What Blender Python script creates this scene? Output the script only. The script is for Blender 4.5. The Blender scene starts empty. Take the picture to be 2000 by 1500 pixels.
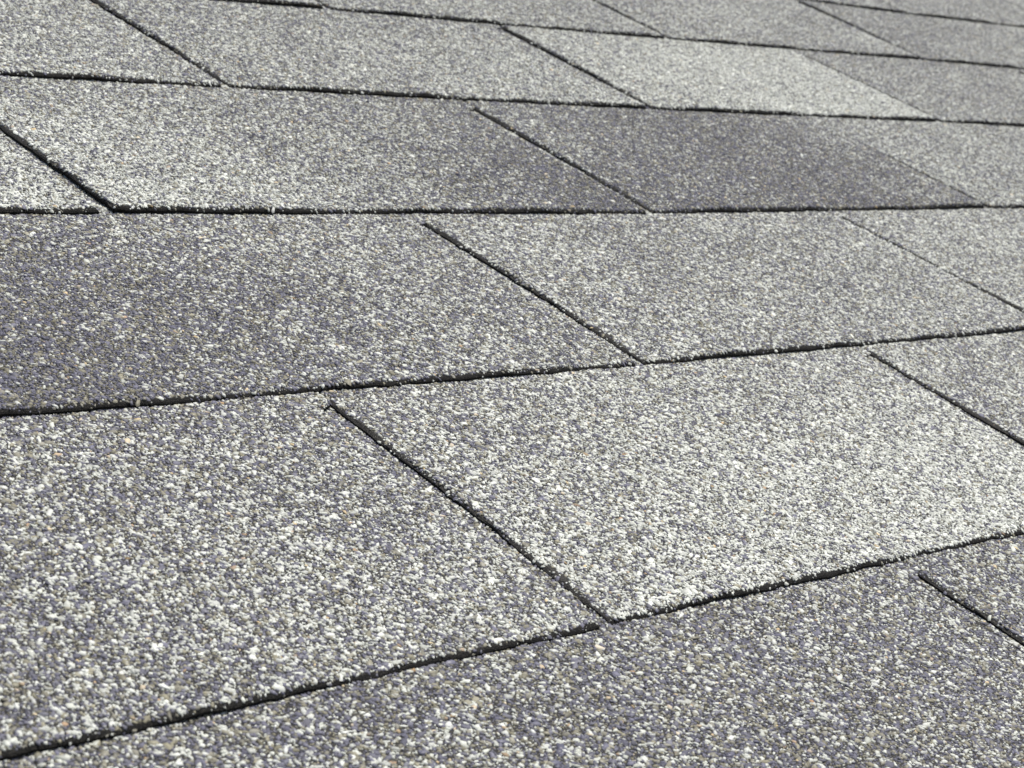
import bpy, math, random
import numpy as np
from mathutils import Matrix, Vector

scene = bpy.context.scene
col = scene.collection

# ------------------------------------------------------------------ camera
PITCH = math.radians(23.865)                     # roof slope, about 5 in 12
cam_d = bpy.data.cameras.new("camera")
cam = bpy.data.objects.new("camera", cam_d)
col.objects.link(cam)
cam.matrix_world = Matrix((
    (0.70878692, 0.06370132, -0.70254056, -0.41641679),
    (-0.70542264, 0.06400512, -0.7058911, -0.37786092),
    (0.0, 0.9959144, 0.09030235, 0.11910023),
    (0, 0, 0, 1)))
cam_d.sensor_width = 36.0
cam_d.lens = 3900.3 / 2000.0 * 36.0
cam_d.clip_start = 0.02
cam_d.clip_end = 500.0
cam_d.dof.use_dof = True
cam_d.dof.focus_distance = 0.66
cam_d.dof.aperture_fstop = 44.0
scene.camera = cam

# ------------------------------------------------------------------ light
SUN_EL, SUN_AZ = math.radians(68.0), math.radians(118.0)   # azimuth measured from +Y towards +X
world = bpy.data.worlds.new("World")
scene.world = world
world.use_nodes = True
wn = world.node_tree
bg = wn.nodes["Background"]
sky = wn.nodes.new("ShaderNodeTexSky")
sky.sky_type = 'NISHITA'
sky.sun_disc = False
sky.sun_elevation = SUN_EL
sky.sun_rotation = SUN_AZ
sky.dust_density = 2.0
sky.air_density = 1.0
wn.links.new(sky.outputs[0], bg.inputs[0])
bg.inputs[1].default_value = 0.085
sun_d = bpy.data.lights.new("sun", 'SUN')
sun_d.energy = 4.6
sun_d.angle = math.radians(0.6)
sun_d.color = (1.0, 0.962, 0.90)
sun = bpy.data.objects.new("sun", sun_d)
col.objects.link(sun)
to_sun = Vector((math.sin(SUN_AZ) * math.cos(SUN_EL), math.cos(SUN_AZ) * math.cos(SUN_EL), math.sin(SUN_EL)))
sun.rotation_euler = to_sun.to_track_quat('Z', 'Y').to_euler()
sun.location = to_sun * 20
scene.view_settings.view_transform = 'Standard'
scene.view_settings.look = 'None'
scene.view_settings.gamma = 1.0
scene.view_settings.exposure = 0.22
scene.view_settings.use_curve_mapping = False

# ------------------------------------------------------------------ sizes (metres)
EXPO = 0.1427        # exposed height of a course
TAB = 0.305          # tab pitch along the course
GAPS = (0.0062, 0.0064, 0.0061)   # slot between two tabs, by variant
THICK = 0.00185       # shingle thickness at its butt edge
SLOT_END = EXPO - 0.0065
LEN = 2 * EXPO + 0.004

# ------------------------------------------------------------------ materials
def new_mat(name):
    m = bpy.data.materials.new(name)
    m.use_nodes = True
    nt = m.node_tree
    return m, nt, nt.nodes["Principled BSDF"]

def mnode(nt, op, a=None, b=None, c=None, clamp=False):
    n = nt.nodes.new("ShaderNodeMath")
    n.operation = op
    n.use_clamp = clamp
    for i, v in enumerate((a, b, c)):
        if v is None: continue
        if isinstance(v, (int, float)): n.inputs[i].default_value = v
        else: nt.links.new(v, n.inputs[i])
    return n.outputs[0]

def mixc(nt, fac, a, b):
    n = nt.nodes.new("ShaderNodeMix")
    n.data_type = 'RGBA'
    for idx, v in ((0, fac), (6, a), (7, b)):
        if isinstance(v, (int, float)): n.inputs[idx].default_value = v
        elif isinstance(v, tuple): n.inputs[idx].default_value = v + (1.0,)
        else: nt.links.new(v, n.inputs[idx])
    return n.outputs[2]

def attr(nt, name, kind):
    n = nt.nodes.new("ShaderNodeAttribute")
    n.attribute_type = kind
    n.attribute_name = name
    return n

def granule_material():
    m, nt, bsdf = new_mat("mineral_granules")
    L = nt.links
    g = attr(nt, "grain", 'GEOMETRY')            # centre u, centre v, random number of the granule
    sp = nt.nodes.new("ShaderNodeSeparateXYZ"); L.new(g.outputs["Vector"], sp.inputs[0])
    gu, gv, gr = sp.outputs
    seed = attr(nt, "blend_seed", 'OBJECT').outputs["Fac"]
    lo = nt.nodes.new("ShaderNodeSeparateXYZ"); L.new(attr(nt, "blend_low", 'OBJECT').outputs["Vector"], lo.inputs[0])
    hi = nt.nodes.new("ShaderNodeSeparateXYZ"); L.new(attr(nt, "blend_high", 'OBJECT').outputs["Vector"], hi.inputs[0])
    # two independent random triples per granule and shingle
    cv = nt.nodes.new("ShaderNodeCombineXYZ")
    L.new(mnode(nt, 'MULTIPLY', gr, 977.0), cv.inputs[0]); L.new(seed, cv.inputs[1])
    L.new(mnode(nt, 'MULTIPLY', gu, 713.0), cv.inputs[2])
    wn1 = nt.nodes.new("ShaderNodeTexWhiteNoise"); wn1.noise_dimensions = '3D'; L.new(cv.outputs[0], wn1.inputs[0])
    A = wn1.outputs["Value"]
    sb = nt.nodes.new("ShaderNodeSeparateColor"); L.new(wn1.outputs["Color"], sb.inputs[0])
    cv2 = nt.nodes.new("ShaderNodeCombineXYZ")
    L.new(mnode(nt, 'MULTIPLY', gr, 331.0), cv2.inputs[0]); L.new(mnode(nt, 'ADD', seed, 41.7), cv2.inputs[1])
    wn2 = nt.nodes.new("ShaderNodeTexWhiteNoise"); wn2.noise_dimensions = '3D'; L.new(cv2.outputs[0], wn2.inputs[0])
    sc2 = nt.nodes.new("ShaderNodeSeparateColor"); L.new(wn2.outputs["Color"], sc2.inputs[0])
    # share of pale granules: the blend of the shingle, running along and up the tab
    un = mnode(nt, 'DIVIDE', gu, TAB); vn = mnode(nt, 'DIVIDE', gv, EXPO, clamp=True)
    def along(s):
        a, b, c = s.outputs
        t1 = mnode(nt, 'MULTIPLY', un, 2.0, clamp=True)
        t2 = mnode(nt, 'SUBTRACT', mnode(nt, 'MULTIPLY', un, 2.0), 1.0, clamp=True)
        t1 = mnode(nt, 'SMOOTH_MIN', t1, 1.0, 0.1)
        x = mnode(nt, 'ADD', a, mnode(nt, 'MULTIPLY', mnode(nt, 'SUBTRACT', b, a), t1))
        return mnode(nt, 'ADD', x, mnode(nt, 'MULTIPLY', mnode(nt, 'SUBTRACT', c, b), t2))
    pl, ph = along(lo), along(hi)
    P = mnode(nt, 'ADD', pl, mnode(nt, 'MULTIPLY', mnode(nt, 'SUBTRACT', ph, pl), vn))
    pos = nt.nodes.new("ShaderNodeCombineXYZ"); L.new(gu, pos.inputs[0]); L.new(gv, pos.inputs[1])
    def noise(scale, det, off):
        n = nt.nodes.new("ShaderNodeTexNoise"); n.noise_dimensions = '4D'
        L.new(pos.outputs[0], n.inputs["Vector"]); L.new(mnode(nt, 'MULTIPLY_ADD', seed, 3.1, off), n.inputs["W"])
        n.inputs["Scale"].default_value = scale; n.inputs["Detail"].default_value = det
        return mnode(nt, 'SUBTRACT', n.outputs[0], 0.5)
    P = mnode(nt, 'ADD', P, mnode(nt, 'MULTIPLY', noise(16.0, 2.0, 0.0), 0.36))
    P = mnode(nt, 'ADD', P, mnode(nt, 'MULTIPLY', noise(330.0, 2.0, 9.0), 1.25))
    P = mnode(nt, 'ADD', P, mnode(nt, 'MULTIPLY', noise(65.0, 2.0, 21.0), 0.40))
    P = mnode(nt, 'MAXIMUM', P, 0.07)
    P = mnode(nt, 'MINIMUM', P, 0.86)
    white = mnode(nt, 'LESS_THAN', A, P)
    # colours
    b1, b2, b3 = sb.outputs[0], sb.outputs[1], sb.outputs[2]
    c_dark = mixc(nt, b1, (0.070, 0.070, 0.095), (0.140, 0.138, 0.172))
    c_tan = mixc(nt, b1, (0.125, 0.117, 0.086), (0.250, 0.236, 0.180))
    c_white = mixc(nt, b1, (0.42, 0.43, 0.385), (0.74, 0.75, 0.685))
    c_rare = mixc(nt, b1, (0.30, 0.21, 0.14), (0.55, 0.46, 0.30))
    tan = mnode(nt, 'LESS_THAN', sc2.outputs[0], 0.36)
    rare = mnode(nt, 'LESS_THAN', sc2.outputs[1], 0.008)
    c = mixc(nt, tan, c_dark, c_tan)
    c = mixc(nt, white, c, c_white)
    c = mixc(nt, rare, c, c_rare)
    hsv = nt.nodes.new("ShaderNodeHueSaturation")
    L.new(c, hsv.inputs["Color"])
    L.new(mnode(nt, 'MULTIPLY_ADD', sc2.outputs[2], 0.5, 0.76), hsv.inputs["Value"])
    L.new(mnode(nt, 'MULTIPLY_ADD', b3, 0.6, 0.65), hsv.inputs["Saturation"])
    L.new(hsv.outputs[0], bsdf.inputs["Base Color"])
    L.new(mnode(nt, 'MULTIPLY_ADD', b2, 0.35, 0.45), bsdf.inputs["Roughness"])
    bsdf.inputs["Specular IOR Level"].default_value = 0.35
    return m

def asphalt_material(name, dark, pale):
    m, nt, bsdf = new_mat(name)
    L = nt.links
    tc = nt.nodes.new("ShaderNodeTexCoord")
    n = nt.nodes.new("ShaderNodeTexNoise"); n.inputs["Scale"].default_value = 2200.0; n.inputs["Detail"].default_value = 3.0
    L.new(tc.outputs["Object"], n.inputs["Vector"])
    r = nt.nodes.new("ShaderNodeValToRGB")
    r.color_ramp.elements[0].position = 0.50; r.color_ramp.elements[0].color = dark
    r.color_ramp.elements[1].position = 0.78; r.color_ramp.elements[1].color = pale
    L.new(n.outputs[0], r.inputs[0]); L.new(r.outputs[0], bsdf.inputs["Base Color"])
    bsdf.inputs["Roughness"].default_value = 0.75
    bsdf.inputs["Specular IOR Level"].default_value = 0.2
    bp = nt.nodes.new("ShaderNodeBump"); bp.inputs["Distance"].default_value = 0.0004; bp.inputs["Strength"].default_value = 0.8
    L.new(n.outputs[0], bp.inputs["Height"]); L.new(bp.outputs[0], bsdf.inputs["Normal"])
    return m

def wood_material():
    m, nt, bsdf = new_mat("sheathing_wood")
    L = nt.links
    tc = nt.nodes.new("ShaderNodeTexCoord")
    mp = nt.nodes.new("ShaderNodeMapping"); mp.inputs["Scale"].default_value = (3, 40, 40)
    n = nt.nodes.new("ShaderNodeTexNoise"); n.inputs["Scale"].default_value = 6.0; n.inputs["Detail"].default_value = 5.0
    L.new(tc.outputs["Object"], mp.inputs[0]); L.new(mp.outputs[0], n.inputs["Vector"])
    r = nt.nodes.new("ShaderNodeValToRGB")
    r.color_ramp.elements[0].color = (0.17, 0.105, 0.055, 1); r.color_ramp.elements[1].color = (0.36, 0.25, 0.14, 1)
    L.new(n.outputs[0], r.inputs[0]); L.new(r.outputs[0], bsdf.inputs["Base Color"])
    bsdf.inputs["Roughness"].default_value = 0.8
    return m

M_GRAIN, M_ASPH, M_WOOD = granule_material(), asphalt_material("cut_asphalt", (0.004, 0.0038, 0.0035, 1), (0.050, 0.045, 0.037, 1)), wood_material()

# ------------------------------------------------------------------ the shape of one shingle tab
# local axes: x along the course from the tab's left edge, y up the slope from its butt edge, z off the roof
def edge_drop(x, y, dip, GAP):
    """how far the sheet rolls down near its cut edges"""
    d = np.minimum(y, x)
    right = np.where(y < SLOT_END, (TAB - GAP) - x, 1.0)
    d = np.minimum(d, np.where(right > -0.0002, right, 1.0))
    t = np.clip(1.0 - d / dip, 0, 1)
    return 0.0010 * t * t

def surface(x, y, var):
    """height of the top of the sheet: it tips from its thickness at the butt to nothing one course up"""
    z = THICK * (1.0 - y / EXPO) - THICK * 0.5
    a = [0.7, 2.9, 5.1][var]
    fade = np.clip(1.0 - y / (EXPO * 0.9), 0, 1) ** 1.5
    z = z + fade * (0.00035 * np.sin(x * 34 + a) + 0.00022 * np.sin(x * 83 + 2 * a) + 0.00012 * np.sin(x * 190 + 3 * a))
    mid = np.clip(y / EXPO, 0, 1) * np.clip(1 - y / EXPO, 0, 1)
    z = z + mid * 0.0010 * np.sin(x * 21 + y * 30 + a)
    return z

def butt_line(x, var):
    a = [1.3, 4.2, 0.4][var]
    return 0.0003 * np.sin(x * 45 + a) + 0.0002 * np.sin(x * 160 + 2 * a) + 0.00018 * np.sin(x * 410 + a)

def side_line(y, var):
    a = [0.3, 2.2, 4.4][var]
    return 0.0004 * np.sin(y * 60 + a) + 0.0003 * np.sin(y * 210 + 2 * a) + 0.0002 * np.sin(y * 520 + a)

def make_sheet(var):
    rng = np.random.default_rng(50 + var)
    GAP = GAPS[var]
    xs = np.r_[0, 0.0004, 0.0011, np.arange(0.003, TAB - GAP - 0.002, 0.0024), TAB - GAP - 0.0011, TAB - GAP - 0.0004, TAB - GAP, TAB]
    ys = np.r_[0, 0.0004, 0.0011, 0.003, 0.006, np.arange(0.012, SLOT_END - 0.004, 0.0062), SLOT_END, EXPO, EXPO + 0.03, EXPO * 1.5, LEN]
    nx, ny = len(xs), len(ys)
    X, Y = np.meshgrid(xs, ys, indexing='ij')
    jit = rng.normal(0, 0.00013, X.shape)
    sx = side_line(Y, var)
    wx = np.where(X < 0.02, 1 - X / 0.02, 0) + np.where((X > TAB - GAP - 0.02) & (X <= TAB - GAP + 1e-6), 1 - (TAB - GAP - X) / 0.02, 0)
    X2 = X + sx * np.clip(wx, 0, 1) * (Y < EXPO) + jit * ((X < 0.001) | ((X > TAB - GAP - 0.001) & (X < TAB - 0.001))) * (Y < SLOT_END)
    Y2 = Y + (butt_line(X, var) + rng.normal(0, 0.00013, (nx, 1))) * np.clip(1 - Y / 0.03, 0, 1)
    jend = int(np.argmin(abs(ys - SLOT_END)))
    Y2[nx - 2, jend] -= 0.0035
    Z = surface(X, Y, var) - edge_drop(X, Y, 0.0016, GAP) - 0.00012
    Zb = surface(X, Y, var) - THICK * 0.97
    verts = np.concatenate([np.stack([X2, Y2, Z], -1).reshape(-1, 3), np.stack([X2, Y2, Zb], -1).reshape(-1, 3)])
    N = nx * ny
    on = np.ones((nx - 1, ny - 1), bool)
    js = int(np.argmin(abs(ys - SLOT_END)))
    on[nx - 2, :js] = False
    faces = []
    vid = lambda i, j: i * ny + j
    for i in range(nx - 1):
        for j in range(ny - 1):
            if not on[i, j]: continue
            faces.append((vid(i, j), vid(i + 1, j), vid(i + 1, j + 1), vid(i, j + 1)))
            faces.append((N + vid(i, j), N + vid(i, j + 1), N + vid(i + 1, j + 1), N + vid(i + 1, j)))
            for di, dj, a, b in ((-1, 0, (i, j + 1), (i, j)), (1, 0, (i + 1, j), (i + 1, j + 1)),
                                 (0, -1, (i, j), (i + 1, j)), (0, 1, (i + 1, j + 1), (i, j + 1))):
                p, q = i + di, j + dj
                if p < 0 or q < 0 or p >= nx - 1 or q >= ny - 1 or not on[p, q]:
                    faces.append((vid(*a), N + vid(*a), N + vid(*b), vid(*b)))
    me = bpy.data.meshes.new("shingle_sheet")
    me.from_pydata(verts.tolist(), [], faces)
    me.materials.append(M_ASPH)
    me.materials.append(M_BED)
    for p, f in zip(me.polygons, faces):           # the face under the granules
        if max(f) < N and min(verts[q][1] for q in f) > 0.0010: p.material_index = 1
    me.update()
    return me

BALD = [[(0.0004, 0.075, 0.0010, 0.010), (0.080, 0.0002, 0.018, 0.0008), (0.210, 0.0002, 0.009, 0.0007)],
        [(0.0004, 0.041, 0.0011, 0.008), (0.243, 0.0004, 0.021, 0.0012), (0.100, 0.0002, 0.020, 0.0007)],
        [(0.0006, 0.026, 0.0024, 0.0060), (0.0004, 0.058, 0.0009, 0.006), (0.190, 0.0003, 0.013, 0.0008), (0.0002, 0.120, 0.0010, 0.007)]]

def make_granules(var):
    """every mineral granule on one tab: an irregular five-sided chip with a worn top"""
    rng = np.random.default_rng(7 + var)
    GAP = GAPS[var]
    S = 0.00091
    gx = np.arange(-0.0001, TAB, S)
    gy = np.arange(0.0001, LEN - 0.002, S * 0.866)
    X, Y = np.meshgrid(gx, gy, indexing='ij')
    X = X + (np.arange(len(gy)) % 2)[None, :] * S * 0.5
    x = (X + rng.uniform(-0.42, 0.42, X.shape) * S).ravel()
    y = (Y + rng.uniform(-0.42, 0.42, X.shape) * S).ravel()
    x0 = side_line(y, var) * (y < EXPO)
    right = np.where(y < SLOT_END - 0.0035 * np.clip((TAB - x) / GAP, 0, 1), TAB - GAP + side_line(y, var), TAB)
    yb = butt_line(x, var)
    keep = (x > x0 + 0.0001) & (x < right - 0.0001) & (y > yb + 0.0001)
    under = y > EXPO + 0.004                       # under the next course: only what its slot lays bare
    keep &= ~under | ((x > 0.132) & (x < 0.188))
    d = np.minimum(np.minimum(y - yb, x - x0), np.where(right < TAB - 0.001, right - x, 1.0))
    keep &= ~((d < 0.0009) & (rng.random(len(x)) < 0.58))
    # places where the granules have rubbed off and the asphalt shows
    wob = 1 + 0.35 * np.sin(x * 2100 + y * 900) * np.sin(y * 1700)
    for cx, cy, rx, ry in BALD[var]:
        keep &= ~((((x - cx) / rx) ** 2 + ((y - cy) / ry) ** 2 < wob) & (rng.random(len(x)) < 0.68))
    x, y, d = x[keep], y[keep], d[keep]
    n = len(x)
    size = 0.00048 * np.exp(rng.normal(0, 0.40, n))
    size = np.clip(size, 0.00026, 0.00130)
    size[d < 0.0012] *= 0.85
    asp = rng.uniform(1.0, 2.0, n)
    ra, rb = size * np.sqrt(asp), size / np.sqrt(asp)
    th = rng.uniform(0, 2 * math.pi, n)
    h = np.minimum(rb * rng.uniform(0.20, 0.42, n), 0.00019)
    K = 5
    ang = (np.arange(K)[None, :] + rng.uniform(-0.34, 0.34, (n, K))) * 2 * math.pi / K
    rr = rng.uniform(0.70, 1.25, (n, K))
    bx, by = np.cos(ang) * rr * ra[:, None], np.sin(ang) * rr * rb[:, None]
    sh = rng.uniform(0.72, 0.92, (n, 1))
    ox, oy = rng.normal(0, 0.12, (n, 1)) * ra[:, None], rng.normal(0, 0.12, (n, 1)) * rb[:, None]
    tx, ty = bx * sh + ox, by * sh + oy
    tilt = rng.normal(0, 0.11, (n, 2))
    c, s = np.cos(th)[:, None], np.sin(th)[:, None]
    def place(px, py, pz):
        wx = x[:, None] + c * px - s * py
        wy = y[:, None] + s * px + c * py
        return wx, wy, pz
    base = surface(x, y, var) - edge_drop(x, y, 0.0019, GAP) + rng.uniform(-0.00013, 0.00010, n)
    bz = np.repeat((base - 0.00018)[:, None], K, 1)
    tz = (base + h)[:, None] + tx * tilt[:, :1] + ty * tilt[:, 1:] + rng.normal(0, 0.00003, (n, K))
    V = np.empty((n, 2 * K, 3), np.float32)
    V[:, :K, 0], V[:, :K, 1], V[:, :K, 2] = place(bx, by, bz)
    V[:, K:, 0], V[:, K:, 1], V[:, K:, 2] = place(tx, ty, tz)
    # granules on the lip lie over with the sheet
    lip = lambda q: np.where(q < 0.0019, np.clip(1 - q / 0.0019, 0, 1), 0.0)
    sy = lip(y - butt_line(x, var)) * 0.5 * (y < 0.004)
    sx_ = lip(x - side_line(y, var)) * 0.5 * (x < 0.004) * (y < EXPO)
    for q in (slice(0, K), slice(K, 2 * K)):
        V[:, q, 2] += (sy[:, None] * (V[:, q, 1] - y[:, None]) + sx_[:, None] * (V[:, q, 0] - x[:, None])).astype(np.float32)
    up = (base + h)[:, None] - base[:, None]
    V[:, K:, 1] -= (0.6 * sy[:, None] * up).astype(np.float32)
    V[:, K:, 0] -= (0.6 * sx_[:, None] * up).astype(np.float32)
    loc = []
    for k in range(K):
        k2 = (k + 1) % K
        loc += [k, k2, K + k2, K + k]
    loc += [K + k for k in range(K)]
    loc = np.array(loc)
    loops = (np.arange(n)[:, None] * 2 * K + loc[None, :]).ravel().astype(np.int32)
    tot = np.tile(np.array([4] * K + [K], np.int32), n)
    start = np.r_[0, np.cumsum(tot)[:-1]].astype(np.int32)
    me = bpy.data.meshes.new("granules")
    me.vertices.add(n * 2 * K)
    me.vertices.foreach_set("co", V.reshape(-1))
    me.loops.add(len(loops))
    me.loops.foreach_set("vertex_index", loops)
    me.polygons.add(len(tot))
    me.polygons.foreach_set("loop_start", start)
    me.polygons.foreach_set("loop_total", tot)
    me.update(calc_edges=True)
    at = me.attributes.new("grain", 'FLOAT_VECTOR', 'FACE')
    gvals = np.stack([x, y, rng.random(n)], -1)
    at.data.foreach_set("vector", np.repeat(gvals, K + 1, axis=0).astype(np.float32).ravel())
    me.materials.append(M_GRAIN)
    return me

M_BED = asphalt_material("granule_bed", (0.022, 0.021, 0.020, 1), (0.115, 0.108, 0.094, 1))   # bitumen full of stone dust
SHEETS = [make_sheet(v) for v in range(3)]
GRAINS = [make_granules(v) for v in range(3)]

# ------------------------------------------------------------------ the roof
roof = bpy.data.objects.new("shingle_roof", None)
col.objects.link(roof)
roof.rotation_euler = (PITCH, 0, 0)
roof['label'] = "sloping roof of speckled grey asphalt shingles, laid in staggered courses, seen close up"
roof['category'] = "roof"
roof['kind'] = "thing"

OFFSET = {-1: -0.160, 0: 0.0, 1: 0.1586, 2: 0.3136 - TAB, 3: 0.4669 - TAB, 4: 0.6368 - 2 * TAB, 5: 0.185}
def course_offset(j):
    if j in OFFSET: return OFFSET[j]
    return (0.158 if j % 2 else 0.004) + 0.006 * math.sin(j * 2.3)
# how far each butt line strays from straight (along the course, up the slope)
STRAY = {0: [(-0.2, -0.0012), (0.0, -0.0006), (0.22, 0.0002)],
         1: [(-0.15, 0.0013), (0.05, 0.0005), (0.162, -0.0010), (0.29, -0.0014), (0.44, 0.0009)],
         2: [(-0.04, 0.0018), (0.01, 0.0009), (0.13, -0.0016), (0.31, -0.0030), (0.47, 0.0004), (0.616, 0.0030), (0.66, 0.0014)],
         3: [(0.04, 0.0050), (0.16, 0.0020), (0.37, -0.0010), (0.47, 0.0012), (0.66, 0.0035), (0.78, 0.0050), (0.88, 0.0033)],
         4: [(0.25, -0.0030), (0.35, -0.0010), (0.63, -0.0014), (0.78, -0.0030), (0.94, 0.0040), (1.09, 0.0019)],
         5: [(0.9, 0.0110), (1.006, 0.0054), (1.123, -0.0075), (1.297, -0.0042)]}
def stray(j, u):
    if j not in STRAY: return 0.0012 * math.sin(u * 4 + j * 1.7)
    return float(np.interp(u, [a for a, b in STRAY[j]], [b for a, b in STRAY[j]]))
# how far each slot strays: (course, slot) -> (at the butt, at the top)
LEAN = {(-1, 0): (-0.030, -0.030), (0, 0): (0.0002, 0.0006), (0, 1): (-0.0026, -0.0002), (1, 0): (0.0032, 0.0005), (1, 1): (0.0040, -0.0030),
        (2, 0): (0.0001, 0.0001), (2, 1): (0.0001, 0.0013), (2, 2): (0.0029, -0.0045), (3, 0): (0.0018, -0.0002),
        (3, 1): (-0.0002, 0.0023), (3, 2): (-0.0010, -0.0028), (4, 2): (-0.0063, -0.0049), (4, 3): (0.0014, 0.0098)}

# share of pale granules along the butt and along the top of each tab: (left, middle, right)
BLEND = {
 (-1, -1): ((.30, .32, .34), (.34, .34, .30)),
 (-1, 0): ((.26, .22, .30), (.30, .30, .34)),
 (-1, 1): ((.32, .36, .36), (.34, .36, .36)),
 (0, -1): ((.24, .38, .56), (.36, .34, .42)),
 (0, 0): ((.66, .78, .80), (.42, .54, .56)),
 (0, 1): ((.56, .50, .50), (.46, .46, .50)),
 (1, -1): ((-.22, .32, .44), (-.08, .36, .40)),
 (1, 0): ((.50, .48, .52), (.42, .44, .48)),
 (1, 1): ((.54, .54, .5), (.52, .52, .5)),
 (2, -1): ((.66, .70, .66), (.5, .5, .5)),
 (2, 0): ((.80, .44, -.06), (.52, .44, .30)),
 (2, 1): ((.15, .07, .24), (.37, .13, .36)),
 (2, 2): ((.46, .46, .5), (.5, .5, .5)),
 (3, -1): ((.52, .60, .56), (.48, .46, .46)),
 (3, 0): ((.52, .54, .64), (.44, .46, .46)),
 (3, 1): ((.66, .80, .76), (.52, .72, .68)),
 (3, 2): ((.46, .44, .44), (.36, .40, .44)),
 (4, 1): ((.46, .46, .46), (.44, .44, .44)),
 (4, 2): ((.46, .46, .48), (.44, .44, .44)),
 (4, 3): ((.36, .40, .44), (.36, .40, .44)),
}
PALE_LABEL = {(2, 1): "darkest shingle tab, slate grey with few pale granules",
              (3, 1): "palest shingle tab, almost white with granules"}
rnd = random.Random(3)

def make_shingle(j, k):
    name = "shingle"
    u0 = course_offset(j) + k * TAB
    kk = (j, k)
    lb, lt = LEAN.get(kk, (0.0, 0.0))
    rb, _ = LEAN.get((j, k + 1), (0.0, 0.0))
    ul, ur = u0 + lb, u0 + TAB + rb
    bl = Vector((ul, j * EXPO + stray(j, ul), 0))
    br = Vector((ur, j * EXPO + stray(j, ur), 0))
    tl = Vector((u0 + lt, bl.y + EXPO, 0))
    ax = (br - bl) / TAB
    ay = (tl - bl) / EXPO
    lift = rnd.uniform(-0.00012, 0.00018)
    zs = 1.0 if j <= 0 else (1.12 if j == 1 else 1.3)   # the upper courses do not lie down as tightly
    lift += (zs - 1) * THICK * 0.45
    m = Matrix(((ax.x, ay.x, 0, bl.x), (ax.y, ay.y, 0, bl.y), (0, 0, zs, lift), (0, 0, 0, 1)))
    if j >= 3 or kk in ((0, 0), (1, 0), (2, 1), (2, 2)): v = 2
    else: v = 1 if kk in ((0, -1), (-1, -1), (1, 1), (2, -1), (-1, 1)) else 0
    if (j, k) == (3, -1): v = 0
    o = bpy.data.objects.new(name, SHEETS[v])
    col.objects.link(o)
    o.parent = roof
    o.matrix_parent_inverse = m
    g = bpy.data.objects.new("granules", GRAINS[v])
    col.objects.link(g)
    g.parent = o
    g['kind'] = "stuff"
    lo, hi = BLEND.get(kk, (None, None))
    if lo is None:
        b = rnd.uniform(0.40, 0.52)
        lo = tuple(b + rnd.uniform(-.1, .1) for _ in range(3)); hi = tuple(b + rnd.uniform(-.08, .08) for _ in range(3))
    g['blend_low'] = [float(a) for a in lo]
    g['blend_high'] = [float(a) for a in hi]
    g['blend_seed'] = float(round(rnd.uniform(0, 60), 3))
    if kk in PALE_LABEL: o['label'] = PALE_LABEL[kk]

for j in range(-3, 10):
    for k in range(-3, 8):
        u = course_offset(j) + k * TAB
        if -0.95 < u < 2.2: make_shingle(j, k)

# sheathing boards under the shingles
def board(u0, u1, v0, v1):
    z1, z0 = -0.0085, -0.0275
    b = 0.0015
    ring = [(u0, v0), (u1, v0), (u1, v1), (u0, v1)]
    inn = [(u0 + b, v0 + b), (u1 - b, v0 + b), (u1 - b, v1 - b), (u0 + b, v1 - b)]
    vs = [(x, y, z0) for x, y in ring] + [(x, y, z1 - b) for x, y in ring] + [(x, y, z1) for x, y in inn]
    fs = [(3, 2, 1, 0), (8, 9, 10, 11)]
    for a in range(4):
        c = (a + 1) % 4
        fs += [(a, c, 4 + c, 4 + a), (4 + a, 4 + c, 8 + c, 8 + a)]
    me = bpy.data.meshes.new("roof_board")
    me.from_pydata(vs, [], fs)
    me.materials.append(M_WOOD)
    o = bpy.data.objects.new("roof_board", me)
    col.objects.link(o)
    o.parent = roof
for i in range(11):
    board(-0.93, 2.46, -0.42 + i * 0.19, -0.42 + i * 0.19 + 0.187)
